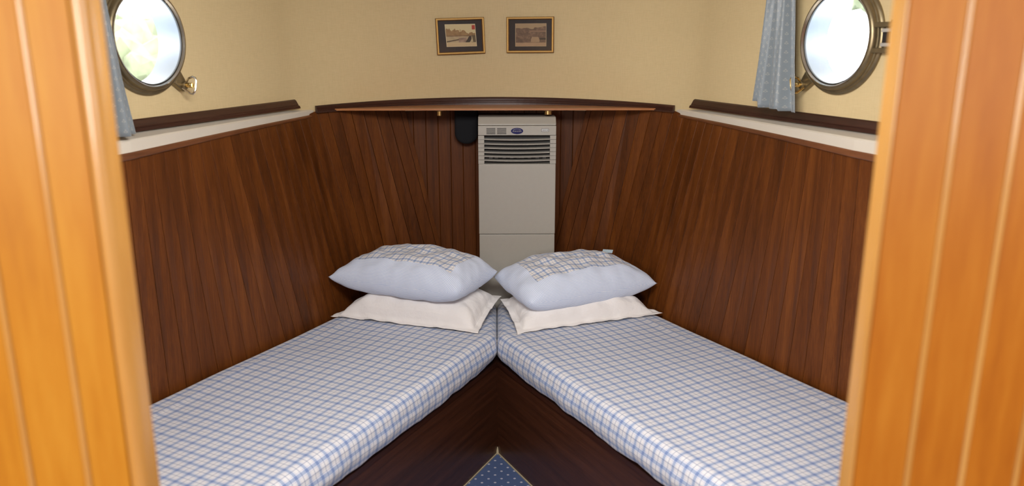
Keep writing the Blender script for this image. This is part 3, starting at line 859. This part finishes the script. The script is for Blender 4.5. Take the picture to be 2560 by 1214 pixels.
# ------------------------------------------------------------------ framed postcards
def card_left(u, v, n):
    sky = (.78, .70, .50); c = list(sky)
    k = .5 + .5 * n(u * 9, v * 9)
    tree = .62 - .12 * math.exp(-((u - .12) / .1) ** 2) * 0 + .20 * math.exp(-((u - .10) / .13) ** 2) + .26 * math.exp(-((u - .38) / .16) ** 2) * k + .10 * math.exp(-((u - .6) / .08) ** 2)
    if .47 < v < tree - .02 + .1 * n(u * 22, 3): c = [.42 + .18 * k, .30 + .15 * k, .17 + .1 * k]
    if .44 < v < .50: c = [.30 + .2 * k, .22 + .15 * k, .14 + .1 * k]
    if .18 < v <= .45:
        c = [.58 + .12 * k, .50 + .1 * k, .36 + .08 * k]
        if u < .45 and abs(v - (.22 + .22 * u)) < .022: c = [.20, .15, .10]
        if .42 < u < .68 and v < .4: c = [.40 + .25 * k, .32 + .2 * k, .26 + .16 * k]
        if abs(u - (.70 + .5 * (v - .18))) < .07: c = [.16, .13, .10]
    if u > .84 and .18 < v < .5 and u < .98: c = [.24 + .1 * k, .19 + .1 * k, .13 + .06 * k]
    if abs(u - .86) < .035 * (.5 - v) * 3 and .2 < v < .48: c = [.72, .64, .46]
    if v < .18: c = [.74, .62, .44]
    if u < .02 or u > .985 or v < .015 or v > .985: c = [.82, .74, .56]
    return c
def card_right(u, v, n):
    k = .5 + .5 * n(u * 8 + 4, v * 8); k2 = .5 + .5 * n(u * 20, v * 20 + 7)
    c = [.58, .47, .33]
    edge = .80 + .06 * n(u * 10, 2) + (.03 if u > .6 else 0)
    if v < edge and v > .16: c = [.22 + .32 * k * k2 + .05, .16 + .24 * k * k2 + .04, .12 + .17 * k * k2 + .03]
    if u > .45 and .62 < v < .70: c = [.46, .34, .25]
    if .50 < u < .78 and .18 < v < .42 and abs(u - .64) < .10 + (.42 - v) * .3: c = [.56, .44, .31]
    if u > .78 and .28 < v < .38: c = [.14, .12, .09]
    if v < .16: c = [.56 + .06 * k, .43 + .05 * k, .30 + .04 * k]
    if u < .02 or u > .985 or v < .015 or v > .985: c = [.62, .52, .38]
    return c
def card_material():
    t = NT('sepia_print'); a = t.n('ShaderNodeAttribute', attribute_name='print'); t.set(a.outputs['Color'], .6); return t.m
M['card'] = card_material()
def picture(cx, cz, w, h, roll, painter, card, stamp, label):
    pts = bow_curve(40); yat = lambda x: next(lerp(a.y, b.y, (x - a.x) / (b.x - a.x)) for a, b in zip(pts, pts[1:]) if a.x <= x <= b.x)
    ya, yb_ = yat(cx - w / 2), yat(cx + w / 2); yw = min(yat(cx), (ya + yb_) / 2) - .0015; ang = -math.atan2(yb_ - ya, w)
    root = tag(empty('picture_frame', (cx, yw, cz)), label, 'picture'); root.rotation_euler = (0, R(roll), 0)
    fr = Matrix.Translation((cx, yw, cz)) @ Matrix.Rotation(R(roll), 4, 'Y') @ Matrix.Rotation(-ang, 4, 'Z')
    T = lambda x, y, z: fr @ Vector((x, y, z))
    t = .013
    def ring(prof):    # profile (inset from the outer edge, y toward room)
        mb = MB(); cs = [(-1, -1), (1, -1), (1, 1), (-1, 1)]; v = []; m = len(prof)
        for sx, sz in cs:
            for a, y in prof: v.append(T(sx * (w / 2 - a), y, sz * (h / 2 - a)))
        f = []
        for i in range(4):
            j = (i + 1) % 4
            for k in range(m): f.append((i * m + k, i * m + (k + 1) % m, j * m + (k + 1) % m, j * m + k))
        mb.add(v, f); return mb
    ring([(0, 0), (0, -.012), (.0022, -.0145), (.0022, 0)]).build('frame_edge', M['golddark'], root)
    ring([(.0020, 0), (.0020, -.0150), (.0045, -.018), (.0078, -.0165), (.0088, -.010), (.0088, 0)]).build('frame_moulding', M['gold'], root)
    ring([(.0085, 0), (.0085, -.010), (.0108, -.007), (.0108, 0)]).build('frame_slip', M['golddark'], root)
    MB().hexa([T(x, y, z) for z in (-h / 2 + .006, h / 2 - .006) for x, y in ((-w / 2 + .006, -.002), (w / 2 - .006, -.002), (w / 2 - .006, 0), (-w / 2 + .006, 0))]).build('mount', M['mat'], root)
    x0, x1, z0, z1, tilt = card; NX, NZ = 140, 100; v = []; f = []; cols = []
    nn = lambda a, b: noise.noise(Vector((a, b, cx * 10)))
    for j in range(NZ + 1):
        for i in range(NX + 1):
            a, b = i / NX, j / NZ
            v.append(T(lerp(x0, x1, a) + tilt * (b - .5), -.003, lerp(z0, z1, b) + tilt * (a - .5) * .4))
            cols.append(painter(a, b, nn))
    for j in range(NZ):
        for i in range(NX): q = j * (NX + 1) + i; f.append((q, q + 1, q + NX + 2, q + NX + 1))
    o = mesh('postcard', v, f, M['card'], root)
    at = o.data.color_attributes.new('print', 'FLOAT_COLOR', 'POINT')
    for i, c in enumerate(cols): at.data[i].color = (c[0] ** 1.7, c[1] ** 1.7, c[2] ** 1.7, 1)
    if stamp:
        sx0, sz1 = x1 - .017, z1 - .006
        MB().hexa([T(x, y, z) for z in (sz1 - .018, sz1) for x, y in ((sx0, -.0036), (sx0 + .0135, -.0036), (sx0 + .0135, -.003), (sx0, -.003))]).build('stamp', M['stamp'], o)
    MB().hexa([T(x, y, z) for z in (-h / 2 + .009, h / 2 - .009) for x, y in ((-w / 2 + .009, -.0085), (w / 2 - .009, -.0085), (w / 2 - .009, -.0070), (-w / 2 + .009, -.0070))]).build('glass_pane', M['glass'], root)
picture(-.152, 1.600, .210, .152, -2.2, card_left, (-.064, .068, -.044, .050, -.004), True, 'gold framed sepia postcard with a red stamp, left of the pair on the bow wall')
picture(.151, 1.605, .206, .150, -.2, card_right, (-.066, .070, -.048, .048, 0), False, 'gold framed sepia town view postcard, right of the pair on the bow wall')

# ------------------------------------------------------------------ outside, seen through the portholes
for s, nm in ((-1, 'left'), (1, 'right')):
    o = MB().add([(s * 2.4, -10, .35), (s * 60, -10, .35), (s * 60, 80, .35), (s * 2.4, 80, .35)], [(0, 1, 2, 3)]).build('water', M['water'])
    tag(o, 'bright canal water seen through the %s porthole' % nm, 'water')
def bush(loc, r, hgt, seed, label, cat='bush', trunk=0.0, grp=None):
    root = tag(empty('tree' if trunk else 'bush', (loc[0], loc[1], .35)), label, cat, grp)
    b = bmesh.new(); rnd = random.Random(seed)
    for k in range(9):
        c = Vector((rnd.uniform(-r, r) * .7, rnd.uniform(-r, r) * .5, rnd.uniform(.35, .8) * hgt + trunk))
        g = bmesh.ops.create_icosphere(b, subdivisions=4, radius=r * rnd.uniform(.35, .6), matrix=Matrix.Translation(c))
        for q in g['verts']:
            dd = (q.co - c); q.co = c + dd * (1 + .45 * noise.noise(q.co * 2.3 / max(r, .6) + Vector((seed, 0, 0))) + .30 * noise.noise(q.co * 6 + Vector((seed, 3, 0))) + .22 * noise.noise(q.co * 15 + Vector((seed, 9, 0))))
            if not trunk: q.co.z = max(q.co.z, 0)
    for q in b.verts: q.co += Vector((loc[0], loc[1], .35))
    me = bpy.data.meshes.new('foliage'); b.to_mesh(me); b.free(); link('foliage', me, M['foliage'], root)
    if trunk:
        MB().cyl((loc[0], loc[1], .30), (loc[0], loc[1], .35 + trunk + hgt * .5), .16).build('trunk', M['bark'], root, smooth=True)
G = 'bushes on the bank outside the left porthole'
for k, (x, y, r, h, lb) in enumerate(((-4.3, 9.4, 1.15, 1.35, 'pale sunlit bush in the middle of the left porthole view'), (-7.2, 8.6, 1.15, 1.4, 'pale sunlit bush at the near edge of the left porthole view'))):
    bush((x, y), r, h, 20 + k, lb, 'bush', 0.0, G)
for k, (x, y, r, h, tr) in enumerate(((11.7, 22, 2.8, 2.8, 2.62),)):
    bush((x, y), r, h, 40 + k, 'green tree far outside the right porthole', 'tree', tr)
